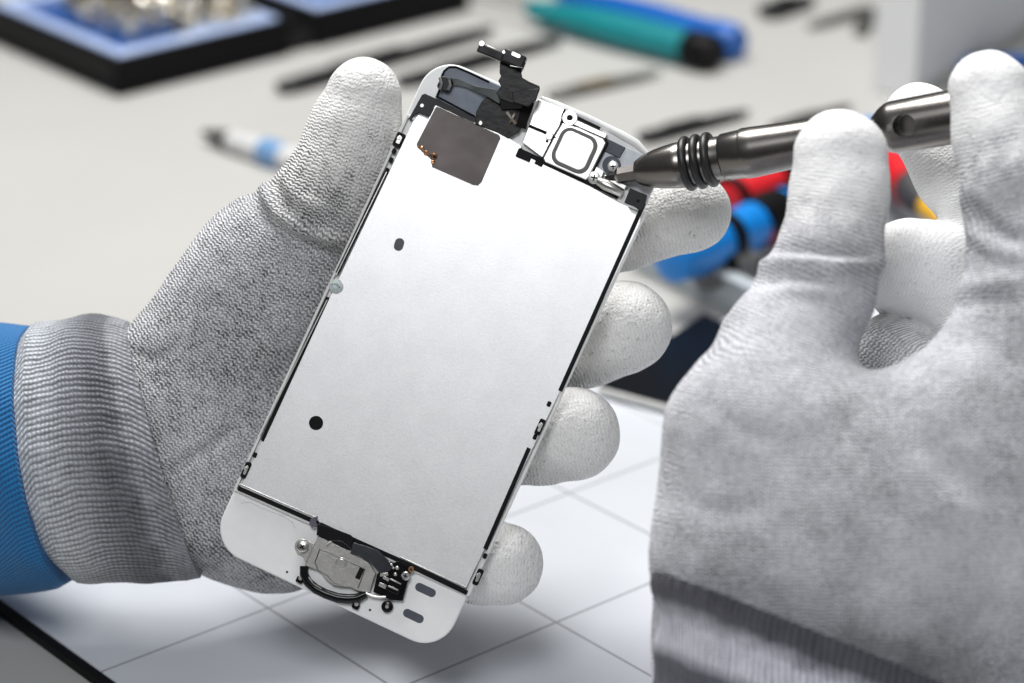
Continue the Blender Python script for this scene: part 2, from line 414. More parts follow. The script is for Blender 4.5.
g.add(*ribbon([(507,112,1.7),(511,118,2.0),(516,124,1.8)], [3,2,3], .2)); g.add(*ribbon([(515,113,1.7),(512,119,2.2),(510,123,1.8)], [2,2,1.5], .2))
part(g, 'tape_scrap', mat('brown tape scrap', (0.16, 0.12, 0.08), .35), bevel=0)
g = G(); x, y = P(480.5,123,1.6)
g.prism(circ(x, y, .5, 16), .9, 1.6); part(g, 'flex_pin', silver_matt, bevel=.1)

# earpiece bracket
def screw(px, py, z, r, depth=.5, m=None, name='screw', parent=phone, cross=True):
    x, y = P(px, py, z + depth); g = G()
    g.lathe((x,y,z), (x,y,z+5), [(0, r), (depth*.7, r), (depth, r*.82), (depth, r*.01)], 24, 0)
    if cross:
        a = random.uniform(0, 1.5)
        for q in (a, a + math.pi/2):
            g.box((x, y, z + depth), (math.cos(q)*r*.5, math.sin(q)*r*.5, 0), (-math.sin(q)*r*.13, math.cos(q)*r*.13, 0), (0,0,.012), 1)
    return part(g, name, [m or silver, black_matt], parent, bevel=0)
bright = mat('polished nickel', (0.90, 0.90, 0.89), 0.34, 0.85, var=0.02, rvar=.03)
g = G()
g.prism(PP([(538,99),(565,109),(563,114),(561,121),(560,124),(556.5,136),(529.5,125)], 1.4), .6, 1.5); part(g, 'bracket_tab', bright)
g = G(); g.prism(PP([(528.5,127),(548,135),(550,133),(555,137),(543,158),(522.5,142.5)], 1.4), .6, 1.5); part(g, 'bracket_tab', bright)
g = G(); g.tube([(*P(x, y, 1.5), 1.55) for x, y in ((529,126),(540,130),(547,134),(556,138))], .26, 8); g.tube([(*P(x, y, 1.5), 1.5) for x, y in ((565,109),(562,116),(563,121))], .2, 8); x, y = P(547,141,1.6); g.prism(circ(x, y, .35, 12), 1.4, 1.6); part(g, 'bracket_seam', black_matt, bevel=0)
g = G(); x, y = P(549,136,1.6); g.prism(rrect(x, y, 1.7, 1.6, .5, 0), 1.5, 1.9); part(g, 'bracket_latch', bright)
# speaker: outer frame, groove, centre cushion
frm = PP([(562.5,122.5),(570,124),(603.5,138.5),(606,143),(589,177),(586,180),(545,162),(543,158),(556,133)], 1.8)
fc = Vector((sum(p[0] for p in frm)/len(frm), sum(p[1] for p in frm)/len(frm)))
g = G(); g.prism([tuple(fc + (Vector(p) - fc) * 1.075) for p in frm], .45, 1.52); part(g, 'speaker_gap_outline', black_matt)  # added black slab, drawn as the dark gap outlining the speaker frame
g = G(); g.prism(frm, .5, 1.75); spk = part(g, 'earpiece_speaker', bright, bevel=.25)
cx, cy = P(574.5,150.5,2)
g = G(); g.ring(rrect(cx, cy, 9.1, 9.1, 2.4, 0), rrect(cx, cy, 7.5, 7.5, 1.8, 0), 1.7, 2.12); part(g, 'speaker_groove', mat('grey rubber ring', (0.10,0.09,0.09), .5), spk, bevel=.08)
g = G(); g.prism(rrect(cx, cy, 7.6, 7.6, 1.8, 0), 1.7, 2.25); part(g, 'speaker_cushion', mat('satin cushion', (0.93,0.93,0.93), .38, .8, var=.02), spk, bevel=.2)
g = G(); lbar((576,117),(600,128.5), 3.2, 1.2, 1.58); part(g, 'bracket_slot', black_matt, bevel=.05)
g = G(); lbar((574,122),(606,136), 5.0, .5, 1.62); part(g, 'bracket_rail', bright, bevel=.1)
g = G(); x, y = P(569.8,117.8,1.8); g.ring(circ(x, y, 1.75), circ(x, y, .62), 1.3, 1.95); w = part(g, 'bracket_washer', bright)
g = G(); g.prism(circ(x, y, .7), 1.0, 1.6); part(g, 'washer_hole', black_matt, w, bevel=0)
g = G(); g.prism(PP([(604,137),(625.5,147.5),(619.5,158),(601,149.5)], .9), .3, .9); part(g, 'foam_pad', slate)
g = G(); g.prism(PP([(600,149),(619,158),(626,147),(650,158),(645,180),(612,176),(590,168)], .7), .003, .55); part(g, 'grey_adhesive', panelgrey)
g = G(); g.prism(circ(*P(611.5,165,1), 2.1), .4, .9); g.prism(circ(*P(613,166,1), 1.7), .4, .95); part(g, 'screw_seat', slate)
screw(613, 166.3, .9, 1.25, m=bright)
screw(594, 177.5, 1.2, 1.45, m=bright)
g = G(); g.prism(PP([(592,164),(604,171),(600,182),(588,176)], 1.3), .5, 1.3); part(g, 'screw_boss', bright)
g = G(); cpt = [(598,181,2.2),(606,185,2.5),(614,189,2.5),(622,193,2.0)]
g.tube([(*P(x, y, z), z) for x, y, z in cpt], [1.0,1.35,1.2,1.1], 10); lbar((603,178),(625,189), 8, 1.0, 2.0)
part(g, 'antenna_contact', silver, bevel=.15)
g = G(); g.prism(PP([(621,188),(629,191),(625,205),(617,201)], 1.2), .5, 1.2); part(g, 'white_spacer', white_plastic)
g = G(); g.prism(PP([(630,188),(647,195),(644,207),(640.5,211),(634,206),(624,202.5)], 1.3), .5, 1.25); cpt2 = part(g, 'corner_plate', mat('dark corner foil', (0,0,0)))
g = G(); g.prism(circ(*P(638,201,1.3), .4, 12), 1.2, 1.3); part(g, 'corner_hole', black_matt, cpt2, bevel=0)
g = G(); lbar((517,152),(531,158), 9, .7, 1.35); lbar((536,160),(543,164), 7, .7, 1.3); part(g, 'rail_block', black_matt)
# raised translucent glass lip along the top edge
g = G(); g.tube([(*P(x, y, 0), .1) for x, y in ((541,98),(556,104),(566,109),(588,118),(610,128.5),(622,135),(636,143),(648,155))], [.5,.75,.9,.8,.75,.95,.95,.6], 10, flat=.7)
part(g, 'glass_lip', mat('milky glass lip', (0.78,0.79,0.78), .35, coat=.1, var=.03), bevel=0)

# home button module
g = G(); g.prism(PP([(318,536),(352.5,552),(369,563),(376,573),(369,593),(358,591),(350,587),(340,586.5),(333,585),(325,578.5),(320,571),(304.5,565.5)], 1.4), .5, 1.35)
hb = part(g, 'home_button_bracket', silver_matt, bevel=.15)
g = G(); x, y = P(302,546.7,1.2); g.prism(circ(x, y, 1.75), .4, 1.1); g.prism(PP([(300,552),(309,541),(322,548),(308,566)], 1.1), .4, 1.1); part(g, 'bracket_ear', silver_matt, hb)
screw(302, 546.7, 1.1, 1.3, m=silver)
g = G(); x, y = P(341,563.5,1.6); g.ring(circ(x, y, 1.35), circ(x, y, 1.1), 1.3, 1.5); g.prism(circ(x, y, 1.0), 1.3, 1.62); part(g, 'rivet', silver, hb)
g = G(); x, y = P(359.7,573.5,1.4); g.prism(rrect(x, y, 1.15, 2.7, .15, 0), 1.3, 1.38); part(g, 'bracket_slot', black_matt, hb, bevel=0)
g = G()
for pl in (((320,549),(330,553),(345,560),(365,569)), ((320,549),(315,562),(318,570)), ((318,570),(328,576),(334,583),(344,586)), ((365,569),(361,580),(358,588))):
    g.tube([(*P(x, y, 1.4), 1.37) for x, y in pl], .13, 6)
part(g, 'pressed_line', mat('pressed line shadow steel', (0.2,0.2,0.2), .4, 1.0), hb, bevel=0)  # darker steel lines paint in the shade of the pressed grooves
g = G(); g.tube([(*P(x, y, 1), 1.45) for x, y in ((327,545),(333,540.5),(342,541),(350,547),(352,550))], .42, 8, flat=.6); part(g, 'spring_arc', silver, hb, bevel=0)
g = G()
g.tube([(*P(x, y, .7), .75) for x, y in ((304,566),(304,574),(308,582),(316,589),(326,594),(338,598),(349,599),(358,598),(366,594))], [.95,1.0,1.05,1.1,1.1,1.15,1.15,1.1,.9], 14)
part(g, 'button_ring', black_gloss, bevel=0)
g = G(); g.tube([(*P(x, y, 1), 1.5) for x, y in ((309,577),(314,584),(322,589))], .16, 6); part(g, 'ring_painted_highlight', silver, bevel=0)  # silver tube shaped as the highlight on the black ring
g = G(); g.prism(PP([(317.5,524),(330,527),(350.5,535),(354,539),(352,551),(346,549),(330,541),(316.5,535)], 1.6), .8, 1.7); part(g, 'button_flex_cover', black_matt)
g = G(); g.prism(PP([(309,524.5),(310.5,519),(315,517),(317.5,516),(316,522),(318,526),(312,527.5)], 1.7), 1.1, 1.75); part(g, 'purple_tab', mat('grey purple tab', (0.10,0.095,0.125), .35))
g = G(); g.add(*ribbon([(352,548,1.5),(362,551,1.9),(374,556,1.9),(382,564,1.8),(388,572,1.6)], [11,12,14,15,13], .35)); part(g, 'button_flex', mat('navy black flex', (0.018,0.02,0.027), .38, var=.3), bevel=.12)
g = G(); g.prism(PP([(386,566),(398,561),(411,569),(402.5,601),(390,600),(373,592),(377,574)], 1.3), .5, 1.3); part(g, 'connector_base', black_gloss)
g = G()
lbar((377,579),(400,590), 12, 1.2, 2.1); part(g, 'connector_socket', black_gloss, bevel=.2)
g = G()
for a, b, w in (((383,577),(389,580),3), ((388,586),(398,590),1.6), ((379,584),(386,587),4), ((390,579),(401,584),1.2), ((380,575),(388,574),3)):
    lbar(a, b, w, 1.9, 2.3)
for q, r in (((384,566),.35), ((391,565),.45), ((395,574.5),.5), ((397,568),.5), ((383,583),.6), ((389,562),.3), ((393,568),.35)):
    x, y = P(*q, 2); g.lathe((x,y,1.2), (x,y,4), [(0,r), (.6,r*.9), (.8,r*.5), (.8,.01)], 12)
part(g, 'connector_contact', silver, bevel=.08)
g = G(); g.tube([(*P(x, y, 1), 1.2) for x, y in ((366,593),(373,596),(380,597),(386,597))], .35, 8); part(g, 'bracket_finger', silver, bevel=0)
screw(405.3, 576, 1.3, 1.0, .7, m=silver); screw(411, 569.5, 1.0, .75, .6, m=gold)
g = G(); x, y = P(387,606.7,1); g.lathe((x,y,.01), (x,y,4), [(0,1.35), (.8,1.35), (1.0,1.1), (1.0,.01)], 24); wsh = part(g, 'black_standoff', black_gloss, bevel=0)
g = G(); x, y = P(387,606.7,1.1); g.prism(circ(x, y, .42, 14), .95, 1.15); part(g, 'standoff_pin', silver, wsh, bevel=0)
for q in ((299.5,580), (355.5,606)):
    g = G(); x, y = P(*q, 1); g.prism(rrect(x, y, 1.7, 1.5, .4, 0), .003, .9); po = part(g, 'locating_post', black_gloss, bevel=.15)
    g = G(); g.prism(circ(x, y + .5, .5, 14), .8, 1.15); part(g, 'post_cap', silver, po, bevel=.1)
for q in ((425.5,590), (413.4,616)):
    g = G(); g.prism(rrect(*P(*q), 22*MPX, 8.5*MPX, 4.1*MPX, 0), -.2, .03); part(g, 'oval_slot', slate, bevel=0)
g = G()
for q in ((287,572), (370,610), (350,600)): g.prism(circ(*P(*q), .28, 12), -.2, .02)
part(g, 'pin_hole', black_matt, bevel=0)
g = G(); g.tube([(*P(x, y), .02) for x, y in ((241,503),(250,502),(262,508),(285,517),(293,523),(295,528))], .14, 6); part(g, 'glue_line', mat('glue bead', (0.7,0.7,0.69), .3, var=.02), bevel=0)

# ------------------------------------------------------------------ swept-volume hands
def smin(a, b, k):
    h = np.clip(0.5 + 0.5 * (b - a) / k, 0, 1)
    return b * (1 - h) + a * h - k * h * (1 - h)
def surface_nets(Fv, org, h):
    s = Fv < 0
    nx, ny, nz = Fv.shape
    cnt = np.zeros((nx-1, ny-1, nz-1), np.float32); acc = np.zeros((nx-1, ny-1, nz-1, 3), np.float32)
    corners = [(i, j, k_) for i in (0,1) for j in (0,1) for k_ in (0,1)]
    sl = lambda c: (slice(c[0], nx-1+c[0]), slice(c[1], ny-1+c[1]), slice(c[2], nz-1+c[2]))
    for c0 in corners:
        for ax in range(3):
            if c0[ax]: continue
            c1 = list(c0); c1[ax] = 1
            f0 = Fv[sl(c0)]; f1 = Fv[sl(c1)]
            cr = (f0 < 0) != (f1 < 0)
            t = np.where(cr, f0 / np.where(cr, f0 - f1, 1), 0)
            cnt += cr
            for q in range(3):
                acc[..., q] += np.where(cr, c0[q] + (t if q == ax else 0), 0)
    act = cnt > 0
    idx = -np.ones(act.shape, np.int64); idx[act] = np.arange(act.sum())
    ijk = np.argwhere(act).astype(np.float32)
    V = ijk + acc[act] / cnt[act][:, None]
    V = V * h + np.array(org, np.float32)
    quads = []
    for ax in range(3):
        a, b = (ax + 1) % 3, (ax + 2) % 3
        s0 = [slice(1, -1)] * 3; s1 = [slice(1, -1)] * 3
        s0[ax] = slice(0, -1); s1[ax] = slice(1, None)
        x0 = s[tuple(s0)]; x1 = s[tuple(s1)]
        ch = np.argwhere(x0 != x1)
        if not len(ch): continue
        val = x0[tuple(ch.T)]
        p = ch.copy(); p[:, a] += 1; p[:, b] += 1
        def cell(da, db):
            c = p.copy(); c[:, a] += da; c[:, b] += db
            return idx[tuple(c.T)]
        q = np.stack([cell(-1,-1), cell(0,-1), cell(0,0), cell(-1,0)], 1)
        q[~val] = q[~val][:, ::-1]
        quads.append(q)
    return V, np.concatenate(quads)

def build_glove(name, parent, m, palm, chains, folds, frame, h=1.1, kp=9.0, kpalm=12.0, lump=0.35, creases=()):
    """palm / chains: lists of nodes (px, py, depth, radius px, coat, squash); every hand is one closed skin"""
    def node(n):
        p = camv(*n[:3]); return np.array(p, np.float32), n[3] * n[2] / F, n[4], n[5]
    prims = []
    fo = camv(*frame[0]); fe = camv(*frame[1]); fd = np.array([fe.x - fo.x, fe.y - fo.y]); fd /= np.linalg.norm(fd)
    palmframe = (np.array([fo.x, fo.y]), fd, np.array([0., 0.]))
    def feval(fr, p):
        d = p[..., :2] - fr[0]; n = np.array([-fr[1][1], fr[1][0]])
        return np.stack([d @ n, d @ fr[1]], -1) + fr[2]
    for c in palm:
        for n0, n1 in zip(c[:-1], c[1:]): prims.append((node(n0), node(n1), 'palm', palmframe))
    for gi, c in enumerate(chains):
        fr = palmframe
        for n0, n1 in zip(c[:-1], c[1:]):
            a, b = node(n0), node(n1)
            d = (b[0] - a[0])[:2]; d = d / (np.linalg.norm(d) + 1e-6)
            uv = feval(fr, a[0]); fr = (a[0][:2].astype(float), d.astype(float), uv)
            prims.append((a, b, gi, fr))
    lo = np.min([np.minimum(p[0][0] - p[0][1], p[1][0] - p[1][1]) for p in prims], 0) - 4
    hi = np.max([np.maximum(p[0][0] + p[0][1], p[1][0] + p[1][1]) for p in prims], 0) + 4
    N = np.ceil((hi - lo) / h).astype(int) + 1
    ax = [lo[i] + np.arange(N[i], dtype=np.float32) * h for i in range(3)]
    X = np.stack(np.meshgrid(*ax, indexing='ij'), -1).astype(np.float32)
    def pd(p, X):
        (a, ra, ca, fa), (b, rb, cb_, fb) = p[0], p[1]
        f = (fa + fb) / 2; sc = np.array([1, 1, f], np.float32)
        A = a * sc; B = b * sc; ab = B - A; q = X * sc - A
        t = np.clip((q @ ab) / max(float(ab @ ab), 1e-6), 0, 1)
        dd = q - t[..., None] * ab
        return (np.sqrt((dd * dd).sum(-1)) - (ra + (rb - ra) * t)), t
    def total(X):
        gp = None; fg = {}
        for p in prims:
            d, _ = pd(p, X)
            if p[2] == 'palm': gp = d if gp is None else smin(gp, d, kpalm)
            else: fg[p[2]] = d if p[2] not in fg else smin(fg[p[2]], d, 3.0)
        r = None
        for d in fg.values(): r = d if r is None else smin(r, d, 1.2)
        r = smin(gp, r, kp)
        for c, k_ in folds:
            for n0, n1 in zip(c[:-1], c[1:]):
                d, _ = pd((node(n0), node(n1)), X); r = smin(r, d, k_)
        return r
    Fv = total(X)
    V, Q = surface_nets(Fv, lo, h)
    # fields for the knit
    D = np.stack([pd(p, V)[0] for p in prims], 1); Tt = np.stack([pd(p, V)[1] for p in prims], 1)
    w = np.exp(-(D - D.min(1, keepdims=True)) / 2.5)
    w /= w.sum(1, keepdims=True)
    uv = sum(w[:, i:i+1] * feval(p[3], V.astype(float)) for i, p in enumerate(prims))
    coat = sum(w[:, i] * (p[0][2] + (p[1][2] - p[0][2]) * Tt[:, i]) for i, p in enumerate(prims))
    # world, with slight lumps and creases in the cloth
    Wm = np.array(CM)[:3]
    Vw = V @ Wm[:, :3].T + Wm[:, 3]
    o = obj(name, Vw.tolist(), [tuple(int(i) for i in q) for q in Q], m, parent, sharp=180)
    me = o.data
    nr = [v.normal.copy() for v in me.vertices]
    for v, n in zip(me.vertices, nr):
        p = v.co * 1000
        d = mnoise.noise(p / 14) * lump * 1.4 + mnoise.noise(p / 5) * lump * .6
        v.co += n * d * MM
    # sewn folds and wrinkles pressed into the cloth along given lines
    px = np.stack([512 + F * V[:, 0] / -V[:, 2], 341.5 + F * V[:, 1] / V[:, 2]], 1)
    disp = np.zeros(len(V))
    zc = np.array(CM.to_3x3().col[2])
    face = np.clip(np.array([n[:] for n in nr]) @ zc * 3 + .6, 0, 1)
    for line, wd, hh in creases:
        dm = np.full(len(V), 1e9); tl_ = np.zeros(len(V)); tot = len(line) - 1
        for i_, (a_, b_) in enumerate(zip(line[:-1], line[1:])):
            a_ = np.array(a_, float); b_ = np.array(b_, float); ab = b_ - a_
            t_ = np.clip(((px - a_) @ ab) / (ab @ ab), 0, 1); dd = np.linalg.norm(px - a_ - t_[:, None] * ab, axis=1)
            tl_ = np.where(dd < dm, (i_ + t_) / tot, tl_); dm = np.minimum(dm, dd)
        disp += hh * np.exp(-(dm / wd) ** 2) * (0.35 + .65 * np.sin(np.clip(tl_, 0, 1) * math.pi) ** .5) * face
    for v, n, d in zip(me.vertices, nr, disp): v.co += n * float(d) * MM
    a1 = me.attributes.new('knit', 'FLOAT_VECTOR', 'POINT')
    a1.data.foreach_set('vector', np.concatenate([uv, np.zeros((len(uv), 1))], 1).astype(np.float32).ravel())
    a2 = me.attributes.new('coat', 'FLOAT', 'POINT'); a2.data.foreach_set('value', coat.astype(np.float32))
    return o

def loft(name, rings, parent, m, n=96, ripple=None, closed_ends=False, sub=4, wobble=0.0):
    """rings: (top point, bottom point, front vector) in camera millimetres; a tube of cloth, open at its ends with a turned hem"""
    def lerp(a, b, t): return tuple(x.lerp(y, t) for x, y in zip(a, b))
    rr = []
    for i in range(len(rings) - 1):
        for s_ in range(sub): rr.append(lerp(rings[i], rings[i+1], s_ / sub))
    rr.append(rings[-1])
    vs = []; uv = []; L = 0; pc = None
    for ri, (a, b, f) in enumerate(rr):
        c = (a + b) / 2; h_ = (a - b) / 2
        if pc is not None: L += (c - pc).length
        pc = c
        for k_ in range(n):
            t = 2 * math.pi * k_ / n
            p = c + h_ * math.cos(t) + f * math.sin(t)
            nn = (h_.normalized() * math.cos(t) + f.normalized() * math.sin(t))
            if ripple: p = p + nn * ripple(t, L)
            if wobble: p = p + nn * (mnoise.noise(p / 9) * wobble + mnoise.noise(p / 22) * wobble * 1.5)
            vs.append(CM @ p); uv.append((t * (h_.length + f.length) / 2, L, 0))
    R = len(rr)
    fs = [(i*n+k_, i*n+(k_+1) % n, (i+1)*n+(k_+1) % n, (i+1)*n+k_) for i in range(R-1) for k_ in range(n)]
    # turned hem going inwards at both ends
    for end, ri in ((0, 0), (1, R-1)):
        a, b, f = rr[ri]; c = CM @ ((a + b) / 2)
        nb = len(vs)
        for k_ in range(n):
            p = vs[ri*n + k_]; vs.append(c + (p - c) * 0.9); uv.append(uv[ri*n + k_])
        fs += [(ri*n+k_, ri*n+(k_+1) % n, nb+(k_+1) % n, nb+k_) for k_ in range(n)]
    o = obj(name, vs, fs, m, parent, sharp=60)
    at = o.data.attributes.new('knit', 'FLOAT_VECTOR', 'POINT'); at.data.foreach_set('vector', np.array(uv, np.float32).ravel())
    return o

# ---- left hand, holding the screen
left = empty('gloved_hand', cw(150, 450, 640), 'left hand in a grey knitted glove holding the phone screen, blue sleeve at its wrist', 'hand')
gm_l = glove_mat('knit glove near', 0.88, 1.55, (0.66, 0.665, 0.69), (0.79, 0.785, 0.77), 0.09, 0.00042)
palmL = [
    [(190,378,628,78,0,1.35), (262,272,622,70,0,1.25)],
    [(200,462,630,104,0,1.6), (270,483,640,98,0,1.6), (370,470,652,92,0,1.9)],
    [(230,390,634,92,0,1.6), (330,400,648,98,0,1.9), (400,390,654,88,0,1.9)],
]
chL = [
    [(258,292,624,66,.0,1.15), (292,246,620,57,.15,1.1), (320,205,616,51,.62,1.05), (341,168,614,46,.85,1.05), (355,130,613,44,1,1.05), (363,96,612,38.5,1.3,1.05)],
    [(400,340,656,50,0,1), (530,252,645,44,.8,1), (620,228,625,41,.95,1), (692,212,617,39.5,1.1,1)],
    [(410,385,656,50,0,1), (530,350,645,47,.7,1), (585,337,624,48,.8,1), (624,328,617,47.5,1.25,1)],
    [(395,430,656,50,0,1), (490,440,642,47,.6,1), (542,436,620,48,.8,1), (573,434,612,47.5,1.25,1)],
    [(370,480,654,50,0,1), (440,545,642,42,.6,1), (478,560,618,42,.75,1), (503,564,611,41.5,1.25,1)],
]
foldL = []
creL = [
    ([(263,183),(266,198),(276,213),(298,228),(330,238),(365,238)], 5.5, 1.7),
    ([(253,192),(257,206),(268,222),(292,239),(325,250),(358,252)], 5.5, -1.6),
    ([(274,180),(279,194),(291,207),(312,219)], 4.5, -1.0),
    ([(285,178),(290,190),(304,202),(325,210)], 5, .7),
    ([(345,70),(330,100),(318,128)], 4, -.3),
    ([(160,476),(185,462),(210,447),(236,428)], 4.5, -1.8),
    ([(130,352),(150,358),(175,352)], 5, -.6), ([(180,520),(215,515),(250,520)], 7, -.6), ([(215,300),(255,330),(285,335)], 8, -.5),
]
build_glove('glove', left, gm_l, palmL, chL, foldL, ((150,450,630), (330,300,630)), h=0.95, creases=creL)
def RG(ax_, ay_, bx_, by_, D, dx, dy, dz, Db=None):
    a = camv(ax_, ay_, D); b = camv(bx_, by_, Db or D)
    return (a, b, Vector((dx * D / F, -dy * D / F, dz)))
cuff_l = rib_mat('ribbed cuff knit', 0, 1.0, 1.25, (0.56, 0.575, 0.60), (0.02, 0.02, 0.025), 0.00045,
                 (29.0, [(0.0, (1.25,1.3,1.36)), (0.38, (1.15,1.18,1.22)), (0.6, (.72,.74,.78)), (0.8, (.34,.35,.38)), (0.94, (.36,.37,.40)), (1.0, (.7,.71,.74))]))
def rip(t, L): return 0.07 * math.sin(t * 46) + 0.75 * math.sin(L * .35 + 1.5 * math.sin(t * 2)) * math.exp(-((L - 16) / 9) ** 2)
loft('cuff', [RG(16,350,52,560,632,-14,0,20), RG(36,322,80,582,632,-12,0,21), RG(68,317,118,585,631,-9,0,22.5), RG(98,316,160,580,630,-5,0,22.5), RG(116,318,188,580,630,-2,0,21), RG(128,322,201,577,630,2,0,19)],
     left, cuff_l, n=288, ripple=rip, wobble=.5)
def blue_mat():
    k = NT('blue sleeve twill'); v = k.n('ShaderNodeAttribute', _attribute_name='knit').outputs['Vector']
    sp = k.n('ShaderNodeSeparateXYZ', Vector=v)
    a = k.M('SINE', k.M('MULTIPLY', k.M('ADD', sp.outputs[0], k.M('MULTIPLY', sp.outputs[1], .7)), 2*math.pi/1.15))
    b = k.M('SINE', k.M('MULTIPLY', sp.outputs[1], 2*math.pi/1.0))
    h = k.M('MULTIPLY_ADD', a, .4, k.M('MULTIPLY_ADD', b, .12, .5))
    h = k.M('MULTIPLY_ADD', k.noise(k.obj(), 2200.0), .3, h)
    k.put(k.b, 'Base Color', k.ramp(h, [(0.1, (0.0, 0.055, 0.20)), (0.9, (0.0, 0.17, 0.44))]))
    k.put(k.b, 'Roughness', .8); k.put(k.b, 'Sheen Weight', .15); k.bump(h, .0003); return k.m
loft('sleeve', [RG(-90,318,-60,600,655,-14,0,27), RG(-30,322,10,595,645,-14,0,27), RG(14,325,55,590,636,-14,0,26), RG(30,326,68,583,634,-14,0,24.5), RG(31,328,69,581,634,-14,0,24)], left, blue_mat(), n=128, wobble=.5)

# ---- right hand, holding the screwdriver
right = empty('gloved_hand', cw(860, 560, 540), 'right hand in a grey glove with white fingertips gripping the metal screwdriver', 'hand')
gm_r = glove_mat('knit glove close', 0.85, 1.3, (0.66, 0.665, 0.71), (0.86, 0.86, 0.865), 0.2, 0.00024, pitamt=.3, midamt=.2, bigamt=1.1, lo=.08, hi=.78)
palmR = [
    [(766,440,540,97,0,1.4), (764,560,540,100,0,1.4), (780,660,551,116,0,1.6), (792,760,560,120,0,1.7)],
    [(950,450,540,99,0,1.4), (872,530,541,130,0,1.45), (880,650,560,158,0,1.7)],
    [(1035,345,545,90,0,1.2), (1030,480,546,130,0,1.4), (1010,610,566,165,0,1.7)],
]
chR = [
    [(752,440,545,88,0,1.15), (786,352,549,66,0,1.1), (815,295,552,57,.0,1.05), (830,252,554,50.5,.55,1.05), (840,200,556,47,1,1.05), (841,154,557,45.5,1.2,1.05)],
    [(1050,340,546,80,0,1.15), (1035,262,548,66,0,1.1), (1012,190,550,50,.5,1.05), (998,140,553,44,1,1.05), (990,92,555,42,1.2,1.05)],
    [(1045,330,575,50,.6,1), (1005,240,590,46,1.0,1), (958,165,598,44,1.1,1), (920,119,602,37,1.25,1)],
    [(1030,400,578,52,.7,1), (965,282,590,54,1.05,1), (908,268,592,52,1.2,1)],
    [(1010,470,575,50,.6,1), (960,410,586,48,.3,1), (893,362,592,49,.5,1)],  # lower coat greys this finger to paint in the shade under the hand
]
foldR = []
creR = [
    ([(756,268),(775,262),(800,261),(830,264),(862,264),(884,262)], 6, 1.6),
    ([(758,252),(778,250),(805,250),(838,254),(870,256)], 6, -1.3),
    ([(760,284),(785,276),(812,277),(840,282)], 6, -1.1), ([(768,292),(795,288),(825,291)], 6, .6),
    ([(972,205),(985,222),(1003,234),(1024,240)], 7, -1.4), ([(966,224),(980,240),(1000,252),(1030,256)], 8, 1.2),
    ([(950,295),(975,284),(1005,282),(1024,286)], 8, 1.0), ([(955,310),(980,300),(1010,300)], 7, -1.0),
    ([(700,400),(740,430),(770,440)], 10, -.7), ([(840,420),(880,470),(900,520)], 12, -.9), ([(930,440),(960,480),(1000,500)], 16, -1.6),
    ([(680,500),(720,510),(770,505)], 12, -.7),
]
build_glove('glove', right, gm_r, palmR, chR, foldR, ((850,640,540), (850,300,540)), h=1.15, kp=6, creases=creR, lump=.45)
cuff_r = rib_mat('ribbed cuff close', 0, .9, 1.3, (0.62, 0.62, 0.66), (0.12, 0.12, 0.14), 0.0004,
                 (60.0, [(0.0, (.26,.26,.29)), (0.03, (.17,.17,.2)), (0.12, (.2,.2,.23)), (0.2, (1.55,1.57,1.62)), (0.30, (1.6,1.62,1.66)), (0.36, (.26,.26,.3)), (0.55, (.35,.35,.4)), (.62, (1.1,1.1,1.15))]))
loft('cuff', [RG(655,572,1085,748,538,-16,-22,27,558), RG(655,600,1080,778,541,-16,-22,28,561), RG(657,640,1074,815,544,-16,-22,27.5,564), RG(653,690,1066,865,549,-16,-22,28.5,569), RG(640,760,1055,940,556,-16,-22,28.5,576)],
     right, cuff_r, n=288, ripple=lambda t, L: .15*math.sin(t*60) + .7*math.sin(L*.45)*math.exp(-L/60), wobble=.8)

# ------------------------------------------------------------------ precision screwdriver
gun = mat('gunmetal', (0.19, 0.18, 0.17), 0.27, 1.0, var=.05, scale=200, rvar=.04)
gun_dark = mat('dark bit steel', (0.16, 0.15, 0.145), 0.28, 1.0, var=.1)
rubber = mat('black rubber ring', (0.012, 0.012, 0.012), .42)
A0 = cw(597, 179.5, 600.5); A1 = cw(1085, 93.5, 566)
L0 = (A1 - A0).length; dv = (A1 - A0).normalized()
drv = empty('screwdriver', A0, 'gunmetal precision screwdriver with three black rubber rings, held in the right glove', 'screwdriver')
def ax_t(px): # mm along the driver where it crosses column px
    lo, hi = 0.0, L0
    Ci = CM.inverted()
    for _ in range(40):
        mid = (lo + hi) / 2; q = Ci @ (A0 + dv * mid); x = 512 + F * q.x / -q.z
        if x < px: lo = mid
        else: hi = mid
    return (lo + hi) / 2
def prof(lst): return [(ax_t(px), r * .222) for px, r in lst]
def dpart(name, lst, m, parent=drv, n=48):
    g = G(); pr = prof(lst); g.lathe(A0, A1, [(pr[0][0], .001)] + pr + [(pr[-1][0], .001)], n, caps=False)
    return g.make(name, m, parent, sharp=32)
# the tip: a small cross bit
g = G(); pr = prof([(597.2, 1.0), (601, 2.2), (606, 3.2), (612, 4.2), (618, 5.2)]); g.lathe(A0, A1, [(pr[0][0], .001)] + pr, 8, caps=False)
g.make('bit_tip', gun_dark, drv, sharp=20)
g = G(); pr = prof([(616, 6.2), (619, 8.3), (634, 9.0), (639, 9.4), (641, 8)]); g.lathe(A0, A1, [(pr[0][0], .001)] + pr, 6, caps=False); g.make('bit_shank', gun_dark, drv, sharp=20)
dpart('nose_cone', [(636, 9.5), (637, 12), (641, 14.5), (648, 17.5), (657, 20), (667, 22), (676, 23.2), (682, 23.4), (684.5, 22), (722, 22), (724.5, 23.8), (742, 24.6), (744, 25)], gun)
body = dpart('handle_body', [(743.5, 25.2), (746, 25.8), (755, 25.5), (790, 23.6), (820, 23), (850, 23), (862, 20), (869, 13)], gun)
dpart('swivel_pin', [(864, 7), (878, 6.5), (882, 6)], silver)
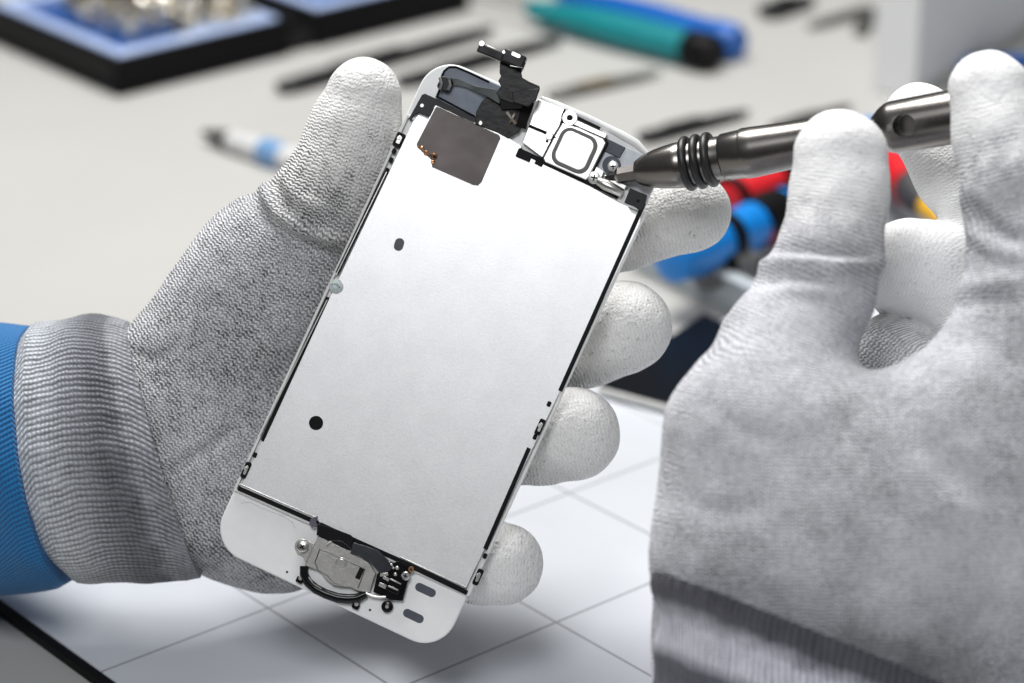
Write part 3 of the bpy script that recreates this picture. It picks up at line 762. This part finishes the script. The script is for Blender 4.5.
for px in (688, 699, 710):
    g = G(); t0 = ax_t(px); c = A0 + dv * t0
    u = dv.cross(Vector((0, 0, 1))).normalized(); w_ = dv.cross(u)
    R_, r_ = 22.8 * .222 + .25, 1.0; n1, n2 = 48, 12
    vs = [c + (u*math.cos(a) + w_*math.sin(a)) * (R_ + r_*math.cos(b)) + dv * r_*math.sin(b) for a in [2*math.pi*i/n1 for i in range(n1)] for b in [2*math.pi*j/n2 for j in range(n2)]]
    fs = [(i*n2+j, ((i+1) % n1)*n2+j, ((i+1) % n1)*n2+(j+1) % n2, i*n2+(j+1) % n2) for i in range(n1) for j in range(n2)]
    g.add(vs, fs); g.make('grip_ring', rubber, drv)
capo = dpart('swivel_cap', [(871, 8), (874, 14), (882, 21), (888, 24.5), (893, 26), (960, 27), (1040, 27.5), (1060, 27), (1072, 24), (1080, 16)], gun, n=64)
# cross hole drilled through the cap
hc = A0 + dv * ax_t(908); vd = (CM.translation - hc).normalized(); vd = (vd - dv * vd.dot(dv)).normalized()
g = G(); g.tube([hc - vd * 12, hc + vd * 12], 2.5, 32)
cut = g.make('cut', gun_dark, drv)
bo = capo.modifiers.new('hole', 'BOOLEAN'); bo.operation = 'DIFFERENCE'; bo.object = cut; bo.solver = 'EXACT'
dg = bpy.context.evaluated_depsgraph_get(); nm = bpy.data.meshes.new_from_object(capo.evaluated_get(dg)); capo.modifiers.clear(); capo.data = nm
bpy.data.objects.remove(cut)
try: nm.set_sharp_from_angle(angle=math.radians(32))
except Exception: pass
g = G(); g.tube([hc - vd * 5.6, hc - vd * 2.0], 2.35, 24); g.make('cross_pin', gun_dark, drv)

# ------------------------------------------------------------------ bench and mat
def bench_mat():
    k = NT('bench laminate'); o = k.obj()
    n = k.noise(o, 6.0, 4.0); f = k.noise(o, 900.0)
    t = k.M('MULTIPLY_ADD', f, .2, k.M('MULTIPLY', n, .8))
    k.put(k.b, 'Base Color', k.ramp(t, [(0.3, (0.41, 0.405, 0.385)), (0.7, (0.455, 0.45, 0.43))])); k.put(k.b, 'Roughness', .55); return k.m
g = G(); g.prism([(-1500, 100), (1500, 100), (1500, 3500), (-1500, 3500)], -25, 0)
tag(g.make('tabletop', bench_mat(), smooth=False), kind='structure')

p1 = T(268, 608, 3); p3 = T(569, 493, 3); p2 = T(557, 622, 3)
av = (p3 - p1) / 2; cell = av.length; av.normalize()
bv = Vector((av.y, -av.x, 0))
if bv.dot(p2 - p1) < 0: bv = -bv
cell_b = (p2 - (p1 + av * cell)).dot(bv)
print('cell', cell, cell_b, 'skew', (p2 - (p1 + av*cell)).normalized().dot(av))
bl_ = T(60, 641.5, 3); left_d = (bl_ - p1).dot(av)             # the black edge, measured along av
top_d = (T(20, 563, 3) - p1).dot(bv)
MR = Matrix((av, bv, Vector((0, 0, 1)))).transposed()
if MR.determinant() < 0: MR = Matrix((av, -bv, Vector((0,0,1)))).transposed(); sgn = -1
else: sgn = 1
m4 = Matrix.Translation(p1 * MM) @ MR.to_4x4()
mato = empty('work_mat', p1, 'glossy white work mat with grey grid lines and a black edge under the hands', 'mat', rot=MR)
def mat_mat():
    k = NT('gridded mat'); sp = k.n('ShaderNodeSeparateXYZ', Vector=k.obj())
    lines = None
    for ax_, c in ((0, cell), (1, cell_b)):
        q = k.M('DIVIDE', sp.outputs[ax_], c * MM)
        d = k.M('ABSOLUTE', k.M('SUBTRACT', q, k.M('ROUND', q)))
        l = k.n('ShaderNodeMapRange', Value=d, From__Min=0.005, From__Max=0.0085, To__Min=1.0, To__Max=0.0).outputs[0]
        lines = l if lines is None else k.M('MAXIMUM', lines, l)
    base = k.ramp(k.noise(k.obj(), 14.0), [(0.3, (0.60, 0.625, 0.67)), (0.7, (0.66, 0.685, 0.725))])
    k.put(k.b, 'Base Color', k.mix(lines, base, (0.30, 0.31, 0.335)))
    k.put(k.b, 'Roughness', k.M('MULTIPLY_ADD', k.noise(k.obj(), 300.0), .06, .12)); k.put(k.b, 'Specular IOR Level', .6); return k.m
x0, x1 = left_d, left_d + cell * 9
ys = sorted((sgn * top_d, sgn * cell_b * 6))
g = G(); g.prism([(x0, ys[0]), (x1, ys[0]), (x1, ys[1]), (x0, ys[1])], -2.0, 0); g.make('mat_surface', mat_mat(), mato, local=True, bevel=.2)
g = G(); g.prism([(x0-2.4, ys[0]-2.4), (x1+2.4, ys[0]-2.4), (x1+2.4, ys[1]+2.4), (x0-2.4, ys[1]+2.4)], -2.95, -.4); g.make('mat_edge', black_matt, mato, local=True, bevel=.2)

# ------------------------------------------------------------------ things at the back of the bench
up = Vector((0, 0, 1))
# bit case
c0 = T(119, 98, 0); eL = T(0, 46, 0) - c0; eR = T(300, 53, 0) - c0
eR.normalize(); eLp = Vector((-eR.y, eR.x, 0)); 
if eLp.dot(eL) < 0: eLp = -eLp
print('case angle', eL.normalized().dot(eR))
eL.normalize()
case = empty('bit_case', c0, 'open black case lined in blue with screwdriver bits, back left of the bench', 'tool case')
navy = mat('navy foam', (0.008, 0.07, 0.27), .6, var=.25, scale=150, bump=.0005); pale = mat('pale blue tray lip', (0.40, 0.50, 0.75), .3)
def case_half(org, wR, wL):
    O = lambda r, l, z: org + eR * r + eL * l + up * z
    g = G()
    def block(q0, q1, p0, p1_, z0, z1):
        vs = [O(a, b, z) for z in (z0, z1) for a, b in ((q0,p0), (q1,p0), (q1,p1_), (q0,p1_))]
        g.add(vs, [(3,2,1,0), (4,5,6,7), (0,1,5,4), (1,2,6,5), (2,3,7,6), (3,0,4,7)])
    block(0, wR, 0, wL, .1, 4); block(0, wR, 0, 3, 4, 16); block(0, wR, wL-3, wL, 4, 16); block(0, 3, 3, wL-3, 4, 16); block(wR-3, wR, 3, wL-3, 4, 16)
    g.make('case_shell', black_matt, case, bevel=1.2)
    g = G(); block(3.2, wR-3.2, 3.2, 10, 6, 16.6); block(3.2, wR-3.2, wL-10, wL-3.2, 6, 16.6); block(3.2, 9, 10, wL-10, 6, 16.6); block(wR-9, wR-3.2, 10, wL-10, 6, 16.6)
    g.make('tray_lip', pale, case, bevel=1.0)
    g = G(); block(10.2, wR-10.2, 10.2, wL-10.2, 4.1, 12)
    for i in range(5):
        block(14 + i * 0, wR - 14, 18 + i*16, 21 + i*16, 12, 14)
    g.make('bit_tray', navy, case, bevel=.6)
wR1 = (T(290, 55, 0) - c0).dot(eR)
case_half(c0, wR1, 105)
case_half(c0 + eR * (wR1 + 14), wR1, 105)
g = G(); g.tube([c0 + eR * (wR1 + 7) + eL * 2 + up * 8, c0 + eR * (wR1 + 7) + eL * 103 + up * 8], 7.2, 14); g.make('hinge', black_gloss, case)
chrome = mat('bright bit steel', (0.80, 0.76, 0.68), .18, 1.0, var=.1)
blabels = []
nb = 0; first = None
for j in range(5):
    for i in range(12):
        if j == 0 and i < 4: continue
        r = 24 + i * (wR1 - 37) / 11.0; l = 12.5 + j * 15 + random.uniform(-1.5, 1.5)
        q = c0 + eR * r + eL * l + up * 13.5
        if first is None:
            g = G(); g.lathe(q, q + up, [(-1.4, 3.0), (6.5, 3.0), (7.2, 2.6), (7.3, 1.9), (11, 1.7), (13, .8), (13.4, .05)], 6)
            b = g.make('driver_bit', chrome, None, sharp=20)
            for v in b.data.vertices: v.co -= q * MM
            b.location = q * MM; first = b
        else:
            b = first.copy(); COL.objects.link(b); b.location = q * MM
        b.rotation_euler = (random.uniform(-.3, .3), random.uniform(-.3, .3), random.uniform(0, 3)); b.scale = [1.25]*3
        tag(b, 'small steel screwdriver bit standing in the blue tray of the open case', 'screwdriver bit', 'steel bits in the blue case')

# slim tools on the bench
def stick(name, label, cat, a, b, r0, r1, m, group=None, tip=None, flat=.5):
    a = T(*a, r0 * flat + .3); b = T(*b, r0 * flat + .3)
    e = empty(name, a, label, cat, group); L = (b - a).length; d = (b - a) / L
    g = G(); ts = [0, .01, .05, .2, .5, .8, .95, 1]
    g.tube([a + d * L * t for t in ts], [r0*.3, r0*.7, r0, r0, r0*.9, (r0+r1)/2, r1, r1*.6], 14, flat=flat, up=up)
    g.make('shaft', m, e)
    g = G(); mid = a + d * L * .25; g.tube([mid + up * (r0*flat*.8), mid + d * L * .3 + up * (r0*flat*.8)], r0 * .62, 10, flat=.5, up=up); g.make('grip_panel', tip or m, e)
    return e
dk = mat('dark anodised steel', (0.012, 0.012, 0.013), .4, .3)
gry = mat('grey anodised steel', (0.16, 0.16, 0.15), .4, .7)
stick('prying_tool', 'black prying tool lying just behind the left thumb tip, nearest the case', 'pry tool', (278,88), (492,28), 5.2, 3.0, dk)
stick('prying_tool', 'black prying tool partly hidden by the top left corner of the phone screen', 'pry tool', (398,82), (560,38), 4.8, 2.8, dk)
stick('tweezers', 'grey tweezers lying behind the black camera cable of the phone screen', 'tweezers', (548,96), (660,71), 3.6, 1.6, gry, tip=mat('brass tone', (.3,.22,.1), .4, .8))
stick('prying_tool', 'black pointed tool lying right behind the screwdriver nose', 'pry tool', (640,138), (748,111), 4.2, 2.0, dk)
stick('prying_tool', 'dark pointed tool half hidden behind the thumb of the right glove', 'pry tool', (772,128), (850,106), 3.0, 1.8, dk)
stick('spudger', 'short black tool at the top edge, right of the blue screwdriver', 'tool', (764,12), (812,-2), 6.0, 3.5, dk)

def angle_tool():
    a = T(809,26,2); b = T(868,9,2); c = T(861,33,2)
    e = empty('bent_spudger', a, 'dark grey tool with a bent end, left of the white box', 'spudger')
    g = G(); g.tube([a, a.lerp(b, .3), b], [1.6, 3.0, 3.6], 12, flat=.5, up=up); g.make('blade', gry, e)
    g = G(); g.tube([b, b.lerp(c, .5), c], [3.4, 3.8, 3.2], 12, flat=.5, up=up); g.make('bent_end', gry, e)
angle_tool()

def driver_tool(name, label, a, b, r, body_m, cap_m, ringm, z=None, butt=True):
    z = r + .2 if z is None else z
    a = T(*a, z); b = T(*b, z); e = empty(name, a - up * z, label, 'screwdriver'); L = (b - a).length
    g = G(); g.lathe(a, b, [(0, r*.35), (2, r*.55), (L*.15, r*.62), (L*.3, r*.9), (L*.5, r), (L*.86, r*.95)], 12); g.make('handle', body_m, e, sharp=25)
    g = G(); g.lathe(a, b, [(L*.86, r*.98), (L*.88, r*1.08), (L*.97, r*1.08), (L, r*.85)], 28); g.make('end_cap', cap_m, e)
    g = G(); d = (b - a).normalized(); g.tube([a - d * 45, a - d * 6, a + d], [1.2, 1.5, 1.8], 10); g.make('blade', silver, e)
    g = G(); g.lathe(a, b, [(L*.1, r*.75), (L*.13, r*.78), (L*.15, r*.7)], 20); g.make('collar', ringm, e)
    return e
teal = mat('teal handle plastic', (0.0, 0.20, 0.22), .4, var=.08); blue = mat('royal blue plastic', (0.0, 0.10, 0.42), .4, var=.08)
driver_tool('screwdriver', 'teal screwdriver with a black end cap, beside the blue one at the top', (528,8), (716,54), 7.6, teal, black_matt, teal)
driver_tool('screwdriver', 'royal blue screwdriver lying behind the teal one at the top', (560,-6), (738,44), 7.4, blue, blue, blue)

# marker pen left
a = T(203,132,4); b = T(330,172,4)
e = empty('marker_pen', a, 'white marker with a black tip and a blue band, left of the thumb', 'pen')
d = (b - a).normalized(); L = (b - a).length
g = G(); g.lathe(a, b, [(0, 1.0), (3, 1.8), (12, 3.6), (15, 3.6)], 20); g.make('tip', mat('soot black tip', (.05,.05,.045), .6), e)
g = G(); g.lathe(a, b, [(15, 3.6), (16, 4.0), (L*.5, 5.0), (L, 5.2), (L+30, 5.2)], 20); g.make('barrel', mat('off white barrel', (.60,.60,.60), .35), e)
g = G(); t0 = (T(268,150,4) - a).dot(d); g.lathe(a, b, [(t0, 5.35), (t0+11, 5.35)], 20); g.make('band', mat('blue band', (.16,.30,.52), .4), e)

# white box with an open front, top right
A = T(872,92,0); Bx = T(915,100,0); Cx = T(1080,70,0)
def wallbox():
    e = empty('white_box', A, 'tall white box standing at the back right of the bench', 'box')
    d1 = (Bx - A); d2 = (Cx - Bx); d2 = (d2 - d1.normalized() * d2.dot(d1.normalized())).normalized() * 150
    def quadblock(o, u, v, h_, nm_, m, z0=.1):
        g = G(); vs = [o, o+u, o+u+v, o+v]; vs = [p + up*z0 for p in vs] + [p + up*h_ for p in vs]
        g.add(vs, [(3,2,1,0),(4,5,6,7),(0,1,5,4),(1,2,6,5),(2,3,7,6),(3,0,4,7)]); return g.make(nm_, m, e, bevel=.8)
    quadblock(A, d1, d2, 90, 'carton', mat('white carton', (.74,.75,.76), .5, var=.03))
    u1 = d2.normalized(); n1 = Vector((u1.y, -u1.x, 0))
    if n1.dot(CM.translation - Bx) < 0: n1 = -n1
    quadblock(Bx + u1*4 + n1*.3, n1*.8, u1*140, 86, 'shaded_side_sheet', mat('shaded side grey', (.76,.79,.85), .5, var=.03), 5)  # added sheet, coloured to set the tone of the shaded side
wallbox()
def blob(name, label, cat, px, py, r, m, z=None, px2=None):
    z = r if z is None else z
    a = T(px, py, z); b = T(*(px2 or (px + 30, py - 6)), z)
    e = empty(name, a - up*z, label, cat); L = (b - a).length
    g = G(); g.lathe(a, b, [(0, r*.6), (1.2, r*.95), (L*.3, r), (L*.7, r*.9), (L-1, r*.8), (L, r*.5)], 20); g.make('handle', m, e)
    g = G(); g.lathe(a, b, [(L*.3, r*1.03), (L*.36, r*1.06), (L*.42, r*1.03)], 20); g.make('grip_band', black_matt, e)
    return e
blob('blue_tool', 'short blue tool handle showing beside the raised fingertip at the upper right', 'tool', 946, 66, 3.4, blue, px2=(1035,60))

# clear tray with tools, middle right
ta = T(632, 268, 0); tb = T(745, 320, 0)
tu = (tb - ta); tu.normalize(); tv = Vector((-tu.y, tu.x, 0))
if tv.y < 0: tv = -tv
tray = empty('plastic_tray', ta, 'clear plastic tray full of red and blue tools, between the two hands', 'tray')
k = NT('clear polypropylene'); k.put(k.b, 'Base Color', k.ramp(k.noise(k.obj(), 60.), [(.3, (.70,.76,.80)), (.7, (.80,.84,.86))])); k.put(k.b, 'Roughness', .2); k.put(k.b, 'Transmission Weight', .55); k.put(k.b, 'IOR', 1.2)
clear = k.m
def tb_block(r0, r1, l0, l1, z0, z1, nm_, m=clear):
    g = G(); O = lambda r, l, z: ta + tu*r + tv*l + up*z
    vs = [O(a_, b_, z) for z in (z0, z1) for a_, b_ in ((r0,l0), (r1,l0), (r1,l1), (r0,l1))]
    g.add(vs, [(3,2,1,0), (4,5,6,7), (0,1,5,4), (1,2,6,5), (2,3,7,6), (3,0,4,7)]); return g.make(nm_, m, tray, bevel=.5)
tb_block(0, 170, 0, 120, .1, 2, 'tray_floor'); tb_block(0, 170, 0, 2, 2.05, 12, 'tray_wall'); tb_block(0, 170, 118, 120, 2.05, 12, 'tray_wall')
tb_block(0, 2, 2.05, 117.9, 2.05, 12, 'tray_wall'); tb_block(168, 170, 2.05, 117.9, 2.05, 12, 'tray_wall')
tb_block(-2, 172, -3, 2.5, 12.05, 13.5, 'tray_rim')
red = mat('red handle plastic', (.62,.012,.02), .4, var=.1); azure = mat('azure handle plastic', (.0,.20,.62), .4, var=.1); amber = mat('amber tip plastic', (.78,.42,.02), .4)
def tool2(name, label, a, b, r, m, z, bands=(), cat='screwdriver', tipm=None):
    a = T(*a, z); b = T(*b, z); e = empty(name, a, label, cat); L = (b - a).length
    g = G(); g.lathe(a, b, [(0, r*.5), (1.5, r*.85), (L*.12, r), (L*.35, r*.88), (L*.6, r), (L*.9, r*.9), (L, r*.5)], 22); g.make('handle', m, e)
    for t, w, bm_ in bands:
        g = G(); g.lathe(a, b, [(L*t, r*1.04), (L*t + w*.5, r*1.1), (L*t + w, r*1.04)], 22); g.make('band', bm_, e)
    if tipm:
        d = (b - a).normalized(); g = G(); g.lathe(b, b + d, [(-1, r*.6), (6, r*.5), (10, r*.3), (16, .8)], 16); g.make('tip', tipm, e)
    return e
tool2('pliers_handle', 'azure blue handle with black bands, lowest in the clear tray', (668,262), (850,184), 8.6, azure, 20, ((.26,5,black_matt), (.45,14,black_matt), (.62,9,black_matt)), 'pliers')
tool2('screwdriver', 'red handled screwdriver with a black collar, between the fingertip and thumb of the two gloves', (726,203), (850,156), 7.8, red, 24, ((.02,3,black_matt), (.38,6,black_matt)))
tool2('voltage_tester', 'charcoal probe with red and blue bands and an amber tip, behind the right glove fingers', (868,136), (930,207), 7.2, mat('charcoal plastic', (.05,.05,.052), .5), 22, ((.02,14,azure), (.40,26,red)), 'probe', amber)
tool2('rubber_bulb', 'dark grey rubber tool resting in the front of the clear tray', (694,272), (752,262), 7, mat('grey rubber', (.12,.12,.12), .6), 12, ((.4,4,black_matt),), 'tool')
tool2('screwdriver', 'small dark red handle under the azure one in the tray', (760,236), (800,222), 4.6, mat('dark red plastic', (.16,.012,.03), .4), 18, ())
# dark phone lying on the mat behind the fingers
q = [T(596,390,5), T(704,316,5), T(800,362,5), T(692,416,5)]
dp = empty('dark_phone', sum(q, Vector()) / 4 - up*2, 'black phone body lying face up between the two hands', 'phone')
def qp(pts, z0, z1, nm_, m, bev=.6, parent=dp):
    g = G(); n = len(pts); g.add([Vector((p.x, p.y, z0)) for p in pts] + [Vector((p.x, p.y, z1)) for p in pts], [tuple(range(n))[::-1], tuple(range(n, 2*n))] + [(i, (i+1) % n, n+(i+1) % n, n+i) for i in range(n)]); return g.make(nm_, m, parent, bevel=bev)
qp(q, 3.1, 6, 'housing', mat('white phone edge', (.6,.6,.58), .4), 1.2)
cc = sum(q, Vector()) / 4
qp([cc + (p - cc) * .97 for p in q], 6.05, 6.5, 'screen_glass', mat('navy black glass', (.004,.005,.007), .3, spec=.12), .1)

# ------------------------------------------------------------------ light
w = bpy.data.worlds.new('World'); S.world = w; w.use_nodes = True
nt = w.node_tree; bg = nt.nodes['Background']
tc = nt.nodes.new('ShaderNodeTexCoord'); sx = nt.nodes.new('ShaderNodeSeparateXYZ'); nt.links.new(tc.outputs['Generated'], sx.inputs[0])
mr = nt.nodes.new('ShaderNodeMapRange'); nt.links.new(sx.outputs[2], mr.inputs[0]); mr.inputs[1].default_value = -.2; mr.inputs[2].default_value = .8
cr = nt.nodes.new('ShaderNodeValToRGB'); nt.links.new(mr.outputs[0], cr.inputs[0])
cr.color_ramp.elements[0].color = (.30, .30, .31, 1); cr.color_ramp.elements[1].color = (.95, .97, 1, 1)
nt.links.new(cr.outputs[0], bg.inputs[0]); bg.inputs[1].default_value = .17
def area(name, loc, target, size, power, col=(1,1,1), sy=None):
    l = bpy.data.lights.new(name, 'AREA'); l.size = size; l.energy = power; l.color = col
    if sy: l.shape = 'RECTANGLE'; l.size_y = sy
    o = bpy.data.objects.new(name, l); COL.objects.link(o); o.location = loc
    o.rotation_euler = (Vector(target) - Vector(loc)).to_track_quat('-Z', 'Y').to_euler(); return o
area('softbox_top', (-.10, .98, .95), (0, .6, .05), .55, 15.5, (1, .99, .97))
CMm = Matrix.Translation((0, 0, CAMH * MM)) @ CM.to_3x3().to_4x4()
area('softbox_front', CMm @ Vector((-.18, .56, .42)), CMm @ Vector((-.0, .05, -.6)), .40, 6.4, (.97, .98, 1))

S.view_settings.view_transform = 'Standard'; S.view_settings.look = 'None'; S.view_settings.exposure = 0; S.view_settings.gamma = 1
S.render.engine = 'CYCLES'
S.cycles.use_denoising = True
S.cycles.max_bounces = 8
